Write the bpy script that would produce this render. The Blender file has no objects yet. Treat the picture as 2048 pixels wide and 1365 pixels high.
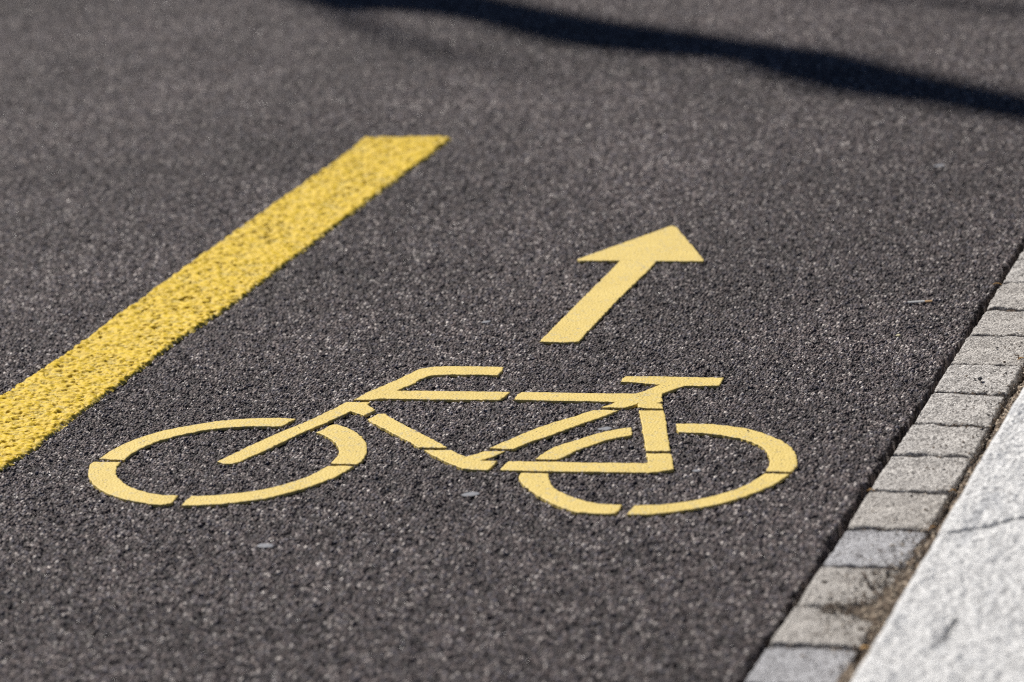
import bpy, bmesh, math, random
import numpy as np
from mathutils import Vector, Matrix, noise as mnoise
from mathutils.geometry import tessellate_polygon

random.seed(7)
RNG = np.random.default_rng(11)
scene = bpy.context.scene
COL = scene.collection

A_SCALE = 164.0      # asphalt grains per metre
A_DEPTH = 0.0041
A_VOID, A_VOIDH = 64.0, 0.70
A_DX, A_DY = 0.0017, 0.0026
A_RAMP = [(0.0, (0.038, 0.030, 0.034)), (0.26, (0.098, 0.078, 0.077)), (0.57, (0.160, 0.127, 0.120)), (0.73, (0.104, 0.096, 0.116)), (0.88, (0.265, 0.222, 0.208)), (1.0, (0.56, 0.51, 0.48))]
SUN_EL = 48.0
SUN, SKY, EXPO = 5.0, 0.05, 0.2
SKY_AIR = 0.5
FOCUS, FSTOP = 4.93, 3.7
T_RAD = 1.22
# outlines of the markings on the road, metres (x across the lane, y along it)
G = {
    'wheel_arc_a': [[-0.4689, -0.1296], [-0.4668, -0.0992], [-0.4601, -0.0643], [-0.4454, -0.0293], [-0.429, -0.0062], [-0.4089, 0.013], [-0.3873, 0.0292], [-0.3652, 0.0444], [-0.3328, 0.0578], [-0.2982, 0.0659], [-0.2709, 0.0684], [-0.2496, 0.066], [-0.2546, 0.0464], [-0.2584, 0.0325], [-0.2823, 0.0314], [-0.3109, 0.0276], [-0.336, 0.0199], [-0.36, 0.0095], [-0.381, -0.0076], [-0.3982, -0.0248], [-0.4125, -0.0438], [-0.4202, -0.0604], [-0.4268, -0.0795], [-0.4304, -0.1008], [-0.4308, -0.1165], [-0.4295, -0.1298], [-0.4491, -0.1297]],
    'wheel_arc_b': [[-0.4715, -0.1423], [-0.4303, -0.1392], [-0.4281, -0.1574], [-0.4211, -0.177], [-0.4094, -0.1985], [-0.3918, -0.2191], [-0.3739, -0.2346], [-0.356, -0.246], [-0.3329, -0.2572], [-0.3129, -0.2618], [-0.2906, -0.2614], [-0.2895, -0.2743], [-0.2876, -0.2909], [-0.2979, -0.2978], [-0.3115, -0.2974], [-0.3357, -0.2914], [-0.3615, -0.2821], [-0.3878, -0.2679], [-0.4103, -0.2507], [-0.4316, -0.2283], [-0.4461, -0.2098], [-0.4592, -0.186], [-0.4668, -0.1664], [-0.4709, -0.1515]],
    'wheel_arc_c': [[-0.2708, -0.2617], [-0.2385, -0.2558], [-0.227, -0.2498], [-0.2043, -0.2401], [-0.183, -0.2271], [-0.164, -0.2081], [-0.1503, -0.189], [-0.1385, -0.17], [-0.1329, -0.1515], [-0.1283, -0.13], [-0.1271, -0.1248], [-0.111, -0.1219], [-0.0895, -0.1221], [-0.0934, -0.143], [-0.1, -0.1675], [-0.1117, -0.1923], [-0.1278, -0.2189], [-0.1462, -0.2391], [-0.1645, -0.2596], [-0.1861, -0.2714], [-0.2123, -0.2848], [-0.2486, -0.2948], [-0.2696, -0.2976], [-0.2711, -0.2795]],
    'wheel_arc_d': [[-0.1961, 0.0115], [-0.1904, 0.0292], [-0.1862, 0.0474], [-0.1787, 0.047], [-0.1598, 0.0364], [-0.1405, 0.0195], [-0.1239, -0.0002], [-0.1102, -0.0199], [-0.099, -0.0448], [-0.0906, -0.0723], [-0.0866, -0.0949], [-0.0868, -0.1136], [-0.1269, -0.1141], [-0.1272, -0.1015], [-0.1285, -0.0863], [-0.1317, -0.0687], [-0.1383, -0.0513], [-0.1514, -0.0291], [-0.1643, -0.0146], [-0.179, -0.0001]],
    'fork': [[-0.2912, -0.1231], [-0.2814, -0.0887], [-0.2655, -0.0375], [-0.2483, 0.0119], [-0.2382, 0.0333], [-0.2288, 0.057], [-0.2164, 0.0964], [-0.208, 0.1238], [-0.2017, 0.1467], [-0.1665, 0.1487], [-0.1668, 0.1369], [-0.1461, 0.1166], [-0.154, 0.09], [-0.1804, 0.108], [-0.1901, 0.0769], [-0.199, 0.0516], [-0.2135, 0.0179], [-0.2299, -0.0341], [-0.246, -0.0852], [-0.2555, -0.1067], [-0.2592, -0.1199], [-0.2663, -0.1292], [-0.2786, -0.1305]],
    'handlebar': [[-0.1948, 0.1586], [-0.1873, 0.1943], [-0.1771, 0.2181], [-0.1665, 0.2467], [-0.1559, 0.2808], [-0.1464, 0.3081], [-0.1357, 0.3161], [-0.1134, 0.3238], [-0.091, 0.3256], [-0.0529, 0.3263], [-0.0207, 0.3271], [-0.0187, 0.3096], [-0.0192, 0.2891], [-0.059, 0.2882], [-0.0961, 0.2852], [-0.1139, 0.2814], [-0.1216, 0.276], [-0.1291, 0.2597], [-0.1305, 0.2422], [-0.1401, 0.2212], [-0.1467, 0.2052], [-0.1435, 0.2044], [-0.0879, 0.2074], [-0.0326, 0.2105], [0.0254, 0.2126], [0.0245, 0.1956], [0.023, 0.1776], [-0.0202, 0.1738], [-0.0748, 0.1702], [-0.1303, 0.1681], [-0.1565, 0.1675], [-0.1636, 0.1613], [-0.1799, 0.1593]],
    'down_tube': [[-0.1423, 0.0747], [-0.138, 0.0871], [-0.1361, 0.0971], [-0.1257, 0.0992], [-0.1054, 0.0792], [-0.0799, 0.0546], [-0.0396, 0.0184], [-0.0131, -0.0053], [0.0148, -0.0337], [-0.0254, -0.0366], [-0.0453, -0.0162], [-0.072, 0.0074], [-0.1054, 0.0388], [-0.1267, 0.0567]],
    'crank': [[-0.0146, -0.0469], [0.0246, -0.044], [0.0388, -0.0569], [0.0542, -0.0681], [0.0623, -0.0582], [0.0732, -0.0433], [0.1014, -0.0406], [0.0943, -0.0591], [0.0799, -0.0817], [0.1031, -0.0814], [0.1038, -0.1033], [0.1024, -0.1173], [0.0792, -0.1182], [0.0657, -0.1146], [0.0472, -0.1016], [0.0251, -0.0837], [0.0019, -0.0632]],
    'seat_tube': [[0.0756, -0.0293], [0.0856, -0.0062], [0.1008, 0.0291], [0.1169, 0.0623], [0.1349, 0.0905], [0.1539, 0.1149], [0.163, 0.1292], [0.1726, 0.142], [0.1857, 0.1464], [0.208, 0.1452], [0.1967, 0.1215], [0.1848, 0.1016], [0.1667, 0.0733], [0.1502, 0.0417], [0.1386, 0.0223], [0.1265, 0.0045], [0.1155, -0.0161], [0.1101, -0.0295], [0.0917, -0.0298]],
    'saddle': [[0.0419, 0.1793], [0.0416, 0.1971], [0.0417, 0.214], [0.0771, 0.2159], [0.1226, 0.2165], [0.1677, 0.2187], [0.2124, 0.2215], [0.2247, 0.2421], [0.2362, 0.2656], [0.1978, 0.2721], [0.1741, 0.2746], [0.174, 0.2872], [0.1738, 0.2987], [0.226, 0.3018], [0.2806, 0.3029], [0.3204, 0.3039], [0.3212, 0.2869], [0.3219, 0.2672], [0.2733, 0.2631], [0.2609, 0.2424], [0.2504, 0.2248], [0.2545, 0.2085], [0.2608, 0.1897], [0.257, 0.1855], [0.2544, 0.182], [0.2638, 0.179], [0.2701, 0.1594], [0.2482, 0.1597], [0.2333, 0.1616], [0.2281, 0.1797], [0.221, 0.167], [0.2128, 0.1581], [0.1799, 0.1568], [0.1905, 0.1725], [0.1922, 0.182], [0.1604, 0.1825], [0.1335, 0.1813], [0.0885, 0.18]],
    'seat_stay': [[0.2385, 0.1479], [0.273, 0.151], [0.2794, 0.1344], [0.2847, 0.1188], [0.3031, 0.0625], [0.3183, 0.0175], [0.3294, -0.016], [0.3129, -0.0186], [0.2967, -0.0192], [0.2817, 0.0242], [0.2608, 0.0848], [0.2478, 0.1208]],
    'chain_stay': [[0.2998, -0.03], [0.3335, -0.0277], [0.3403, -0.046], [0.3452, -0.0604], [0.3533, -0.0867], [0.3446, -0.0949], [0.3361, -0.1007], [0.3238, -0.1049], [0.2903, -0.1064], [0.257, -0.1088], [0.2236, -0.1113], [0.1647, -0.1144], [0.1187, -0.1157], [0.119, -0.0993], [0.119, -0.0808], [0.17, -0.0766], [0.2125, -0.0753], [0.2466, -0.0743], [0.2799, -0.071], [0.3068, -0.0693], [0.3127, -0.0662], [0.3074, -0.0493]],
    'wheel_arc_e': [[0.1539, -0.0672], [0.1583, -0.04], [0.1649, -0.0164], [0.173, -0.0028], [0.1855, 0.0124], [0.2035, 0.04], [0.2239, 0.0603], [0.2383, 0.0711], [0.248, 0.0741], [0.2578, 0.0436], [0.2414, 0.0307], [0.2277, 0.018], [0.2156, -0.0002], [0.1988, -0.0309], [0.1908, -0.0545], [0.184, -0.0662], [0.1672, -0.0679]],
    'wheel_arc_f': [[0.3071, 0.0954], [0.3273, 0.0983], [0.3534, 0.0987], [0.3807, 0.0944], [0.409, 0.0855], [0.4394, 0.0676], [0.4679, 0.0421], [0.4873, 0.0186], [0.5006, -0.0051], [0.5101, -0.034], [0.5151, -0.058], [0.5143, -0.0824], [0.4798, -0.0835], [0.4791, -0.0641], [0.4766, -0.0472], [0.4689, -0.0232], [0.4608, -0.0041], [0.4498, 0.0125], [0.4315, 0.031], [0.411, 0.0443], [0.3823, 0.0555], [0.3548, 0.0612], [0.3191, 0.0614], [0.3125, 0.0791]],
    'wheel_arc_g': [[0.4806, -0.0931], [0.5134, -0.0921], [0.5091, -0.1117], [0.5021, -0.1363], [0.4887, -0.1613], [0.4774, -0.1812], [0.4527, -0.2117], [0.4259, -0.233], [0.3979, -0.2499], [0.3685, -0.2613], [0.3418, -0.2652], [0.3403, -0.2516], [0.3416, -0.2308], [0.3748, -0.2257], [0.3965, -0.2155], [0.4174, -0.2016], [0.437, -0.1832], [0.4556, -0.1601], [0.4668, -0.14], [0.4744, -0.1178]],
    'wheel_arc_h': [[0.1514, -0.1241], [0.1899, -0.1231], [0.1984, -0.1476], [0.213, -0.175], [0.2263, -0.1902], [0.2397, -0.2007], [0.2546, -0.2122], [0.275, -0.2241], [0.2934, -0.23], [0.3103, -0.2309], [0.3242, -0.2303], [0.3256, -0.2464], [0.3249, -0.2634], [0.3042, -0.2657], [0.2877, -0.2657], [0.2703, -0.263], [0.2503, -0.251], [0.2278, -0.2325], [0.2036, -0.2093], [0.18, -0.1832], [0.1642, -0.1608], [0.1563, -0.1471], [0.1532, -0.1377]],
    'arrow_shaft': [[-0.0069, 0.4545], [-0.0079, 0.6656], [-0.0086, 0.8917], [0.0517, 0.8949], [0.0531, 0.8598], [0.0505, 0.6736], [0.0531, 0.459], [0.0324, 0.4535]],
    'arrow_head': [[-0.083, 0.897], [-0.0331, 0.9996], [0.0188, 1.1062], [0.028, 1.1005], [0.0482, 1.0613], [0.0905, 0.9801], [0.1294, 0.9036], [0.1296, 0.8967], [0.0517, 0.8949], [-0.0093, 0.894], [-0.0766, 0.8899]],
    'band': [[[-1.3517, 3.1641], [-1.2609, 2.9252]], [[-1.125, 3.1234], [-1.0213, 2.8297]], [[-0.9006, 2.9631], [-0.8197, 2.7188]], [[-0.6781, 2.8161], [-0.5822, 2.5048]], [[-0.4727, 2.6967], [-0.3873, 2.3972]], [[-0.2124, 2.5427], [-0.159, 2.3337]], [[-0.0959, 2.5019], [-0.0202, 2.187]], [[0.1039, 2.307], [0.1642, 2.031]], [[0.2806, 2.1754], [0.3226, 1.9624]], [[0.4466, 2.0503], [0.4811, 1.8539]]],
}

# ---------------------------------------------------------------- helpers
def tag(o, label=None, cat=None, group=None, kind=None):
    if label: o['label'] = label
    if cat: o['category'] = cat
    if group: o['group'] = group
    if kind: o['kind'] = kind
    return o

def empty(name, loc=(0, 0, 0)):
    o = bpy.data.objects.new(name, None)
    o.empty_display_size = 0.05
    o.location = loc
    COL.objects.link(o)
    return o

def mesh_obj(name, verts, faces, mat, parent=None, smooth=False):
    me = bpy.data.meshes.new(name)
    me.from_pydata([tuple(v) for v in verts], [], faces)
    me.update()
    if smooth:
        me.polygons.foreach_set('use_smooth', [True] * len(me.polygons))
    me.materials.append(mat)
    o = bpy.data.objects.new(name, me)
    COL.objects.link(o)
    if parent:
        o.parent = parent
        o.matrix_parent_inverse = Matrix.Translation(parent.location).inverted()
    return o

def np_mesh(name, V, Q, mat, smooth=True, parent=None):
    """V (n,3) float array, Q (m,4) int array of quads"""
    me = bpy.data.meshes.new(name)
    me.vertices.add(len(V))
    me.vertices.foreach_set('co', np.ascontiguousarray(V, dtype=np.float32).ravel())
    me.loops.add(len(Q) * 4)
    me.loops.foreach_set('vertex_index', np.ascontiguousarray(Q, dtype=np.int32).ravel())
    me.polygons.add(len(Q))
    me.polygons.foreach_set('loop_start', np.arange(0, len(Q) * 4, 4, dtype=np.int32))
    me.update(calc_edges=True)
    if smooth:
        me.polygons.foreach_set('use_smooth', np.ones(len(Q), dtype=bool))
    me.materials.append(mat)
    o = bpy.data.objects.new(name, me)
    COL.objects.link(o)
    if parent:
        o.parent = parent
        o.matrix_parent_inverse = Matrix.Translation(parent.location).inverted()
    return o

def grid_quads(nx, ny, base=0):
    i = np.arange(nx - 1)[None, :] + nx * np.arange(ny - 1)[:, None] + base
    return np.stack([i, i + 1, i + nx + 1, i + nx], -1).reshape(-1, 4)

def field(nx, ny, dx, dy, wl, wl2=None, seed=0):
    """smooth random field, unit deviation, features about wl metres (x) by wl2 (y)"""
    wl2 = wl2 or wl
    r = np.random.default_rng(seed).standard_normal((ny, nx))
    fx = np.fft.rfftfreq(nx, dx)[None, :]
    fy = np.fft.fftfreq(ny, dy)[:, None]
    q = (fx * wl) ** 2 + (fy * wl2) ** 2
    f = np.fft.irfft2(np.fft.rfft2(r) * np.exp(-q * 0.9), s=(ny, nx))
    f -= f.mean()
    return f / (f.std() + 1e-12)

# ---------------------------------------------------------------- materials
class NT:
    def __init__(s, name):
        s.m = bpy.data.materials.new(name)
        s.m.use_nodes = True
        s.t = s.m.node_tree
        s.b = s.t.nodes['Principled BSDF']
        s.out = s.t.nodes['Material Output']
        s.co = s.n('ShaderNodeTexCoord').outputs['Object']
    def n(s, typ, **kw):
        nd = s.t.nodes.new(typ)
        for k, v in kw.items(): setattr(nd, k, v)
        return nd
    def link(s, a, b): s.t.links.new(a, b)
    def put(s, sock, v):
        if isinstance(v, (int, float)): sock.default_value = v
        elif isinstance(v, tuple): sock.default_value = v if len(v) != 3 or sock.type == 'VECTOR' else (*v, 1)
        else: s.link(v, sock)
    def math(s, op, a, b=0.0, c=0.0, clamp=False):
        nd = s.n('ShaderNodeMath', operation=op, use_clamp=clamp)
        s.put(nd.inputs[0], a); s.put(nd.inputs[1], b); s.put(nd.inputs[2], c)
        return nd.outputs[0]
    def vor(s, scale, dim='2D', feature='F1', vec=None, rnd=1.0):
        nd = s.n('ShaderNodeTexVoronoi', voronoi_dimensions=dim, feature=feature)
        s.link(vec or s.co, nd.inputs['Vector'])
        nd.inputs['Scale'].default_value = scale
        nd.inputs['Randomness'].default_value = rnd
        return nd
    def noise(s, scale, detail=3, rough=0.5, vec=None, dim='3D', dist=0.0):
        nd = s.n('ShaderNodeTexNoise', noise_dimensions=dim)
        s.link(vec or s.co, nd.inputs['Vector'])
        nd.inputs['Scale'].default_value = scale
        nd.inputs['Detail'].default_value = detail
        nd.inputs['Roughness'].default_value = rough
        nd.inputs['Distortion'].default_value = dist
        return nd.outputs['Fac']
    def ramp(s, f, stops, interp='LINEAR'):
        nd = s.n('ShaderNodeValToRGB')
        r = nd.color_ramp; r.interpolation = interp
        while len(r.elements) < len(stops): r.elements.new(0.5)
        for e, (p, c) in zip(r.elements, stops):
            e.position = p
            e.color = (c, c, c, 1) if isinstance(c, (int, float)) else (*c, 1)
        s.put(nd.inputs[0], f)
        return nd.outputs[0]
    def rng(s, f, a, b, c=0.0, d=1.0, smooth=False):
        nd = s.n('ShaderNodeMapRange', interpolation_type='SMOOTHSTEP' if smooth else 'LINEAR')
        s.put(nd.inputs[0], f)
        for i, v in enumerate((a, b, c, d)): nd.inputs[i + 1].default_value = v
        return nd.outputs[0]
    def mix(s, f, a, b, mode='MIX'):
        nd = s.n('ShaderNodeMix', data_type='RGBA', blend_type=mode)
        s.put(nd.inputs[0], f); s.put(nd.inputs[6], a); s.put(nd.inputs[7], b)
        return nd.outputs[2]
    def sep(s, c):
        nd = s.n('ShaderNodeSeparateColor'); s.link(c, nd.inputs[0]); return nd.outputs
    def bump(s, h, dist, strength=1.0):
        nd = s.n('ShaderNodeBump')
        nd.inputs['Distance'].default_value = dist
        nd.inputs['Strength'].default_value = strength
        s.put(nd.inputs['Height'], h); s.link(nd.outputs[0], s.b.inputs['Normal'])
    def disp(s, h, scale, mid, method='BOTH'):
        nd = s.n('ShaderNodeDisplacement')
        nd.inputs['Scale'].default_value = scale
        nd.inputs['Midlevel'].default_value = mid
        s.put(nd.inputs['Height'], h)
        s.link(nd.outputs[0], s.out.inputs['Displacement'])
        s.m.displacement_method = method

def rough_mat(name, base, rough=0.9, var=0.15, scale=300.0, bump=0.0006):
    k = NT(name)
    f = k.noise(scale, 4, 0.6)
    lo = tuple(c * (1 - var) for c in base); hi = tuple(min(1, c * (1 + var)) for c in base)
    k.put(k.b.inputs['Base Color'], k.ramp(f, [(0.3, lo), (0.7, hi)]))
    k.b.inputs['Roughness'].default_value = rough
    if bump: k.bump(f, bump)
    return k.m

def asphalt_mat():
    k = NT('asphalt')
    warp = k.n('ShaderNodeTexNoise', noise_dimensions='2D')
    k.link(k.co, warp.inputs['Vector']); warp.inputs['Scale'].default_value = 160; warp.inputs['Detail'].default_value = 1
    vm = k.n('ShaderNodeVectorMath', operation='MULTIPLY_ADD')
    k.link(warp.outputs['Color'], vm.inputs[0]); vm.inputs[1].default_value = (0.0022, 0.0022, 0); k.link(k.co, vm.inputs[2])
    P = vm.outputs[0]
    v1 = k.vor(A_SCALE, vec=P)
    v2 = k.vor(A_SCALE * 2.1, vec=P)
    c1 = k.sep(v1.outputs['Color']); c2 = k.sep(v2.outputs['Color'])
    d1 = k.rng(v1.outputs['Distance'], 0.12, 0.62, 1.0, 0.0, True)
    d2 = k.rng(v2.outputs['Distance'], 0.05, 0.6, 1.0, 0.0, True)
    h1 = k.math('MULTIPLY', d1, k.rng(c1[0], 0, 1, 0.45, 1.0))
    h2 = k.math('MULTIPLY', d2, k.rng(c2[0], 0, 1, 0.15, 0.62))
    big = k.noise(26, 2, 0.5, dim='2D')
    h = k.math('MAXIMUM', h1, h2)
    void = k.rng(k.noise(A_VOID, 2.5, 0.55, dim='2D'), 0.36, 0.50, 1.0, 0.0, True)
    hh = k.math('ADD', k.math('SUBTRACT', h, k.math('MULTIPLY', void, A_VOIDH)), k.rng(big, 0.3, 0.7, -0.10, 0.10))
    k.disp(hh, A_DEPTH, 0.9)
    stone = k.ramp(c1[1], A_RAMP)
    stone2 = k.ramp(c2[1], A_RAMP)
    which = k.math('GREATER_THAN', h1, h2)
    col = k.mix(which, stone2, stone)
    binder = k.math('MAXIMUM', k.rng(h, 0.05, 0.42, 1.0, 0.0, True), k.math('MULTIPLY', void, 0.8))
    col = k.mix(k.math('MULTIPLY', binder, 0.88), col, (0.010, 0.009, 0.011))
    # worn and stained areas, metres across
    patch = k.noise(1.7, 4, 0.6, dim='2D')
    patch2 = k.noise(14, 3, 0.6, dim='2D')
    tone = k.math('ADD', k.rng(patch, 0.3, 0.7, -0.22, 0.22), k.rng(patch2, 0.3, 0.7, 0.88, 1.12))
    # old oil drips far up the lane, then spotted darker patches to their left
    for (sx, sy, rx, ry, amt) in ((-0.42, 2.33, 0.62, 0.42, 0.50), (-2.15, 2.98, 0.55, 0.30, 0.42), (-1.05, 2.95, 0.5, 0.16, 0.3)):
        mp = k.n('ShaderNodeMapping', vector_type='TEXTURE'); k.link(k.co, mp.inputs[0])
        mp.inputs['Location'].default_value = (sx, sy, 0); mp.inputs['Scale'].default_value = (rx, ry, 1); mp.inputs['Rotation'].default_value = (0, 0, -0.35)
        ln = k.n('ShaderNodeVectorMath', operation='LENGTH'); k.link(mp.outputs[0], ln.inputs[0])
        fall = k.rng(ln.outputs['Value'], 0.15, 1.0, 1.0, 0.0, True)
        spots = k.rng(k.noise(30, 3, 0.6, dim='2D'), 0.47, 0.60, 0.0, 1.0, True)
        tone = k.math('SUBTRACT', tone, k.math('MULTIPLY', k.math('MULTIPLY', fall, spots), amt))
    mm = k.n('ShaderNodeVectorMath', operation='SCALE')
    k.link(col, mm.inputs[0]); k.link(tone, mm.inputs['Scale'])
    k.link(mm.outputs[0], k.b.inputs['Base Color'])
    k.put(k.b.inputs['Roughness'], k.ramp(c1[2], [(0.0, 0.66), (0.96, 0.64), (0.975, 0.32), (1.0, 0.25)]))
    k.b.inputs['Specular IOR Level'].default_value = 0.28
    return k.m

def symbol_mat():
    k = NT('smooth_yellow_marking')
    f = k.noise(420, 3, 0.7)
    g = k.math('ADD', k.math('MULTIPLY', k.noise(11, 4, 0.62), 0.6), k.math('MULTIPLY', k.noise(130, 3, 0.7), 0.4))
    base = k.ramp(g, [(0.25, (0.54, 0.390, 0.092)), (0.42, (0.63, 0.468, 0.125)), (0.6, (0.69, 0.520, 0.150)), (0.78, (0.75, 0.585, 0.20))])
    v = k.vor(230)
    cc = k.sep(v.outputs['Color'])
    speck = k.math('MULTIPLY', k.math('GREATER_THAN', cc[0], 0.86), k.rng(k.noise(16, 3, 0.6), 0.42, 0.62, 0.1, 0.75))
    col = k.mix(speck, base, (0.46, 0.39, 0.21))
    v3 = k.vor(300)
    c3 = k.sep(v3.outputs['Color'])
    hole = k.math('MULTIPLY', k.math('GREATER_THAN', c3[0], 0.972), k.math('LESS_THAN', v3.outputs['Distance'], 0.36))
    col = k.mix(k.math('MULTIPLY', hole, 0.85), col, (0.10, 0.085, 0.06))
    # fine hairline scuffs
    sc = k.n('ShaderNodeMapping'); k.link(k.co, sc.inputs[0]); sc.inputs['Scale'].default_value = (22, 90, 1); sc.inputs['Rotation'].default_value = (0, 0, 0.5)
    s2 = k.noise(1.0, 4, 0.7, vec=sc.outputs[0], dist=1.5)
    col = k.mix(k.math('MULTIPLY', k.rng(s2, 0.66, 0.72, 0, 1, True), 0.45), col, (0.36, 0.28, 0.12))
    k.link(col, k.b.inputs['Base Color'])
    k.b.inputs['Roughness'].default_value = 0.62
    h = k.math('ADD', k.math('MULTIPLY', f, 0.6), k.rng(v.outputs['Distance'], 0, 0.6, 0.5, 0.0))
    k.bump(h, 0.0010, 1.0)
    return k.m

def line_mat():
    k = NT('textured_yellow_marking')
    g = k.noise(70, 3, 0.6)
    base = k.ramp(g, [(0.3, (0.61, 0.415, 0.018)), (0.7, (0.73, 0.510, 0.034))])
    # the thin film between the lumps is dirtier and paler
    sp = k.n('ShaderNodeSeparateXYZ'); k.link(k.co, sp.inputs[0])
    low = k.rng(sp.outputs[2], 0.0014, 0.0024, 1.0, 0.0, True)
    col = k.mix(k.math('MULTIPLY', low, 0.8), base, (0.56, 0.43, 0.10))
    k.link(col, k.b.inputs['Base Color'])
    k.b.inputs['Roughness'].default_value = 0.6
    k.b.inputs['Specular IOR Level'].default_value = 0.25
    k.bump(k.noise(480, 3, 0.6), 0.0007)
    return k.m

def paver_mat(name, lo, mid, hi, seed):
    k = NT(name)
    mp = k.n('ShaderNodeMapping'); k.link(k.co, mp.inputs[0]); mp.inputs['Location'].default_value = (seed * 3.7, seed * 1.9, seed)
    P = mp.outputs[0]
    v = k.vor(380, '3D', vec=P); cc = k.sep(v.outputs['Color'])
    f = k.noise(240, 5, 0.7, vec=P)
    g = k.noise(22, 4, 0.6, vec=P)
    t = k.math('ADD', k.math('MULTIPLY', cc[0], 0.45), k.math('ADD', k.math('MULTIPLY', f, 0.55), k.math('MULTIPLY', g, 0.35)))
    col = k.ramp(t, [(0.34, lo), (0.62, mid), (0.92, hi)])
    pit = k.math('GREATER_THAN', cc[1], 0.93)
    col = k.mix(k.math('MULTIPLY', pit, 0.75), col, (0.07, 0.06, 0.055))
    k.link(col, k.b.inputs['Base Color'])
    k.put(k.b.inputs['Roughness'], k.ramp(cc[2], [(0.0, 0.8), (0.96, 0.75), (1.0, 0.25)]))
    h = k.math('ADD', f, k.math('ADD', k.math('MULTIPLY', v.outputs['Distance'], -0.5), k.math('MULTIPLY', g, 1.2)))
    k.bump(k.math('SUBTRACT', h, k.math('MULTIPLY', pit, 0.7)), 0.0046, 1.0)
    return k.m

def granite_mat():
    k = NT('pale_granite')
    v = k.vor(260, '3D'); cc = k.sep(v.outputs['Color'])
    f = k.noise(180, 5, 0.75)
    g = k.noise(42, 4, 0.65)
    mp = k.n('ShaderNodeMapping'); k.link(k.co, mp.inputs[0]); mp.inputs['Rotation'].default_value = (0, 0, 0.35); mp.inputs['Scale'].default_value = (26, 5.5, 8)
    streak = k.noise(1.0, 4, 0.6, vec=mp.outputs[0], dist=0.6)
    t = k.math('ADD', k.math('MULTIPLY', cc[0], 0.28), k.math('ADD', k.math('MULTIPLY', f, 0.65), k.math('MULTIPLY', g, 0.3)))
    col = k.ramp(t, [(0.37, (0.15, 0.155, 0.17)), (0.48, (0.58, 0.58, 0.585)), (0.58, (0.83, 0.825, 0.815)), (0.78, (0.95, 0.95, 0.94))])
    mica = k.math('MULTIPLY', k.math('GREATER_THAN', cc[1], 0.88), k.rng(g, 0.4, 0.6, 0.2, 0.9))
    col = k.mix(k.math('MULTIPLY', mica, 0.7), col, (0.13, 0.125, 0.13))
    col = k.mix(k.math('MULTIPLY', k.rng(streak, 0.56, 0.68, 0, 1, True), 0.35), col, (0.34, 0.36, 0.40))
    k.link(col, k.b.inputs['Base Color'])
    k.put(k.b.inputs['Roughness'], k.ramp(cc[2], [(0.0, 0.7), (0.95, 0.6), (1.0, 0.15)]))
    k.bump(k.math('ADD', f, k.math('MULTIPLY', g, 1.3)), 0.0050, 1.0)
    return k.m

def dirt_mat():
    k = NT('brown_dirt')
    v = k.vor(300, '3D'); cc = k.sep(v.outputs['Color'])
    col = k.ramp(cc[0], [(0.0, (0.025, 0.018, 0.013)), (0.45, (0.13, 0.093, 0.062)), (0.8, (0.27, 0.21, 0.155)), (1.0, (0.52, 0.44, 0.34))])
    k.link(col, k.b.inputs['Base Color'])
    k.b.inputs['Roughness'].default_value = 0.9
    h = k.math('MULTIPLY', k.rng(v.outputs['Distance'], 0.1, 0.7, 1, 0, True), k.rng(cc[1], 0, 1, 0.3, 1.0))
    k.bump(h, 0.003, 1.0)
    return k.m
M_ASPH = asphalt_mat()
M_SYM = symbol_mat()
M_LINE = line_mat()
M_GRAN = granite_mat()
M_DIRT = dirt_mat()
M_BED = rough_mat('dark_joint_sand', (0.03, 0.026, 0.022), 0.95, 0.3, 500)
M_WALK = rough_mat('grey_pavement', (0.16, 0.155, 0.15), 0.9, 0.25, 180)
PM = [paver_mat('beige_paving_stone', (0.14, 0.122, 0.106), (0.41, 0.380, 0.348), (0.72, 0.68, 0.63), 1),
      paver_mat('grey_paving_stone', (0.12, 0.11, 0.10), (0.43, 0.402, 0.375), (0.80, 0.765, 0.72), 2),
      paver_mat('bluish_paving_stone', (0.17, 0.165, 0.17), (0.385, 0.38, 0.395), (0.66, 0.66, 0.68), 3)]
M_BARK = rough_mat('tree_bark', (0.10, 0.08, 0.06), 0.95, 0.35, 40, 0.01)
M_BLACK = rough_mat('black_grit', (0.012, 0.013, 0.018), 0.7, 0.3, 900)
M_CHIP = rough_mat('pale_stone_chip', (0.20, 0.205, 0.225), 0.7, 0.2, 300)
M_PAPER = rough_mat('cigarette_paper', (0.36, 0.36, 0.36), 0.85, 0.08, 400)
M_FILTER = rough_mat('orange_filter_paper', (0.40, 0.25, 0.12), 0.8, 0.15, 400)
M_LEAF = rough_mat('dry_leaf', (0.46, 0.27, 0.09), 0.7, 0.3, 300)
M_CRUMB = rough_mat('yellow_crumb', (0.62, 0.56, 0.34), 0.6, 0.1, 500)

# ---------------------------------------------------------------- road
def graded(a, b, step, far0, far1, growth=1.22):
    mid = np.arange(a, b + step * 0.5, step)
    out = []
    s, p = step, a
    while p > far0:
        s *= growth; p -= s; out.append(p)
    lo = np.array(out[::-1])
    out = []
    s, p = step, mid[-1]
    while p < far1:
        s *= growth; p += s; out.append(p)
    return np.concatenate([lo, mid, np.array(out)])

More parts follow.
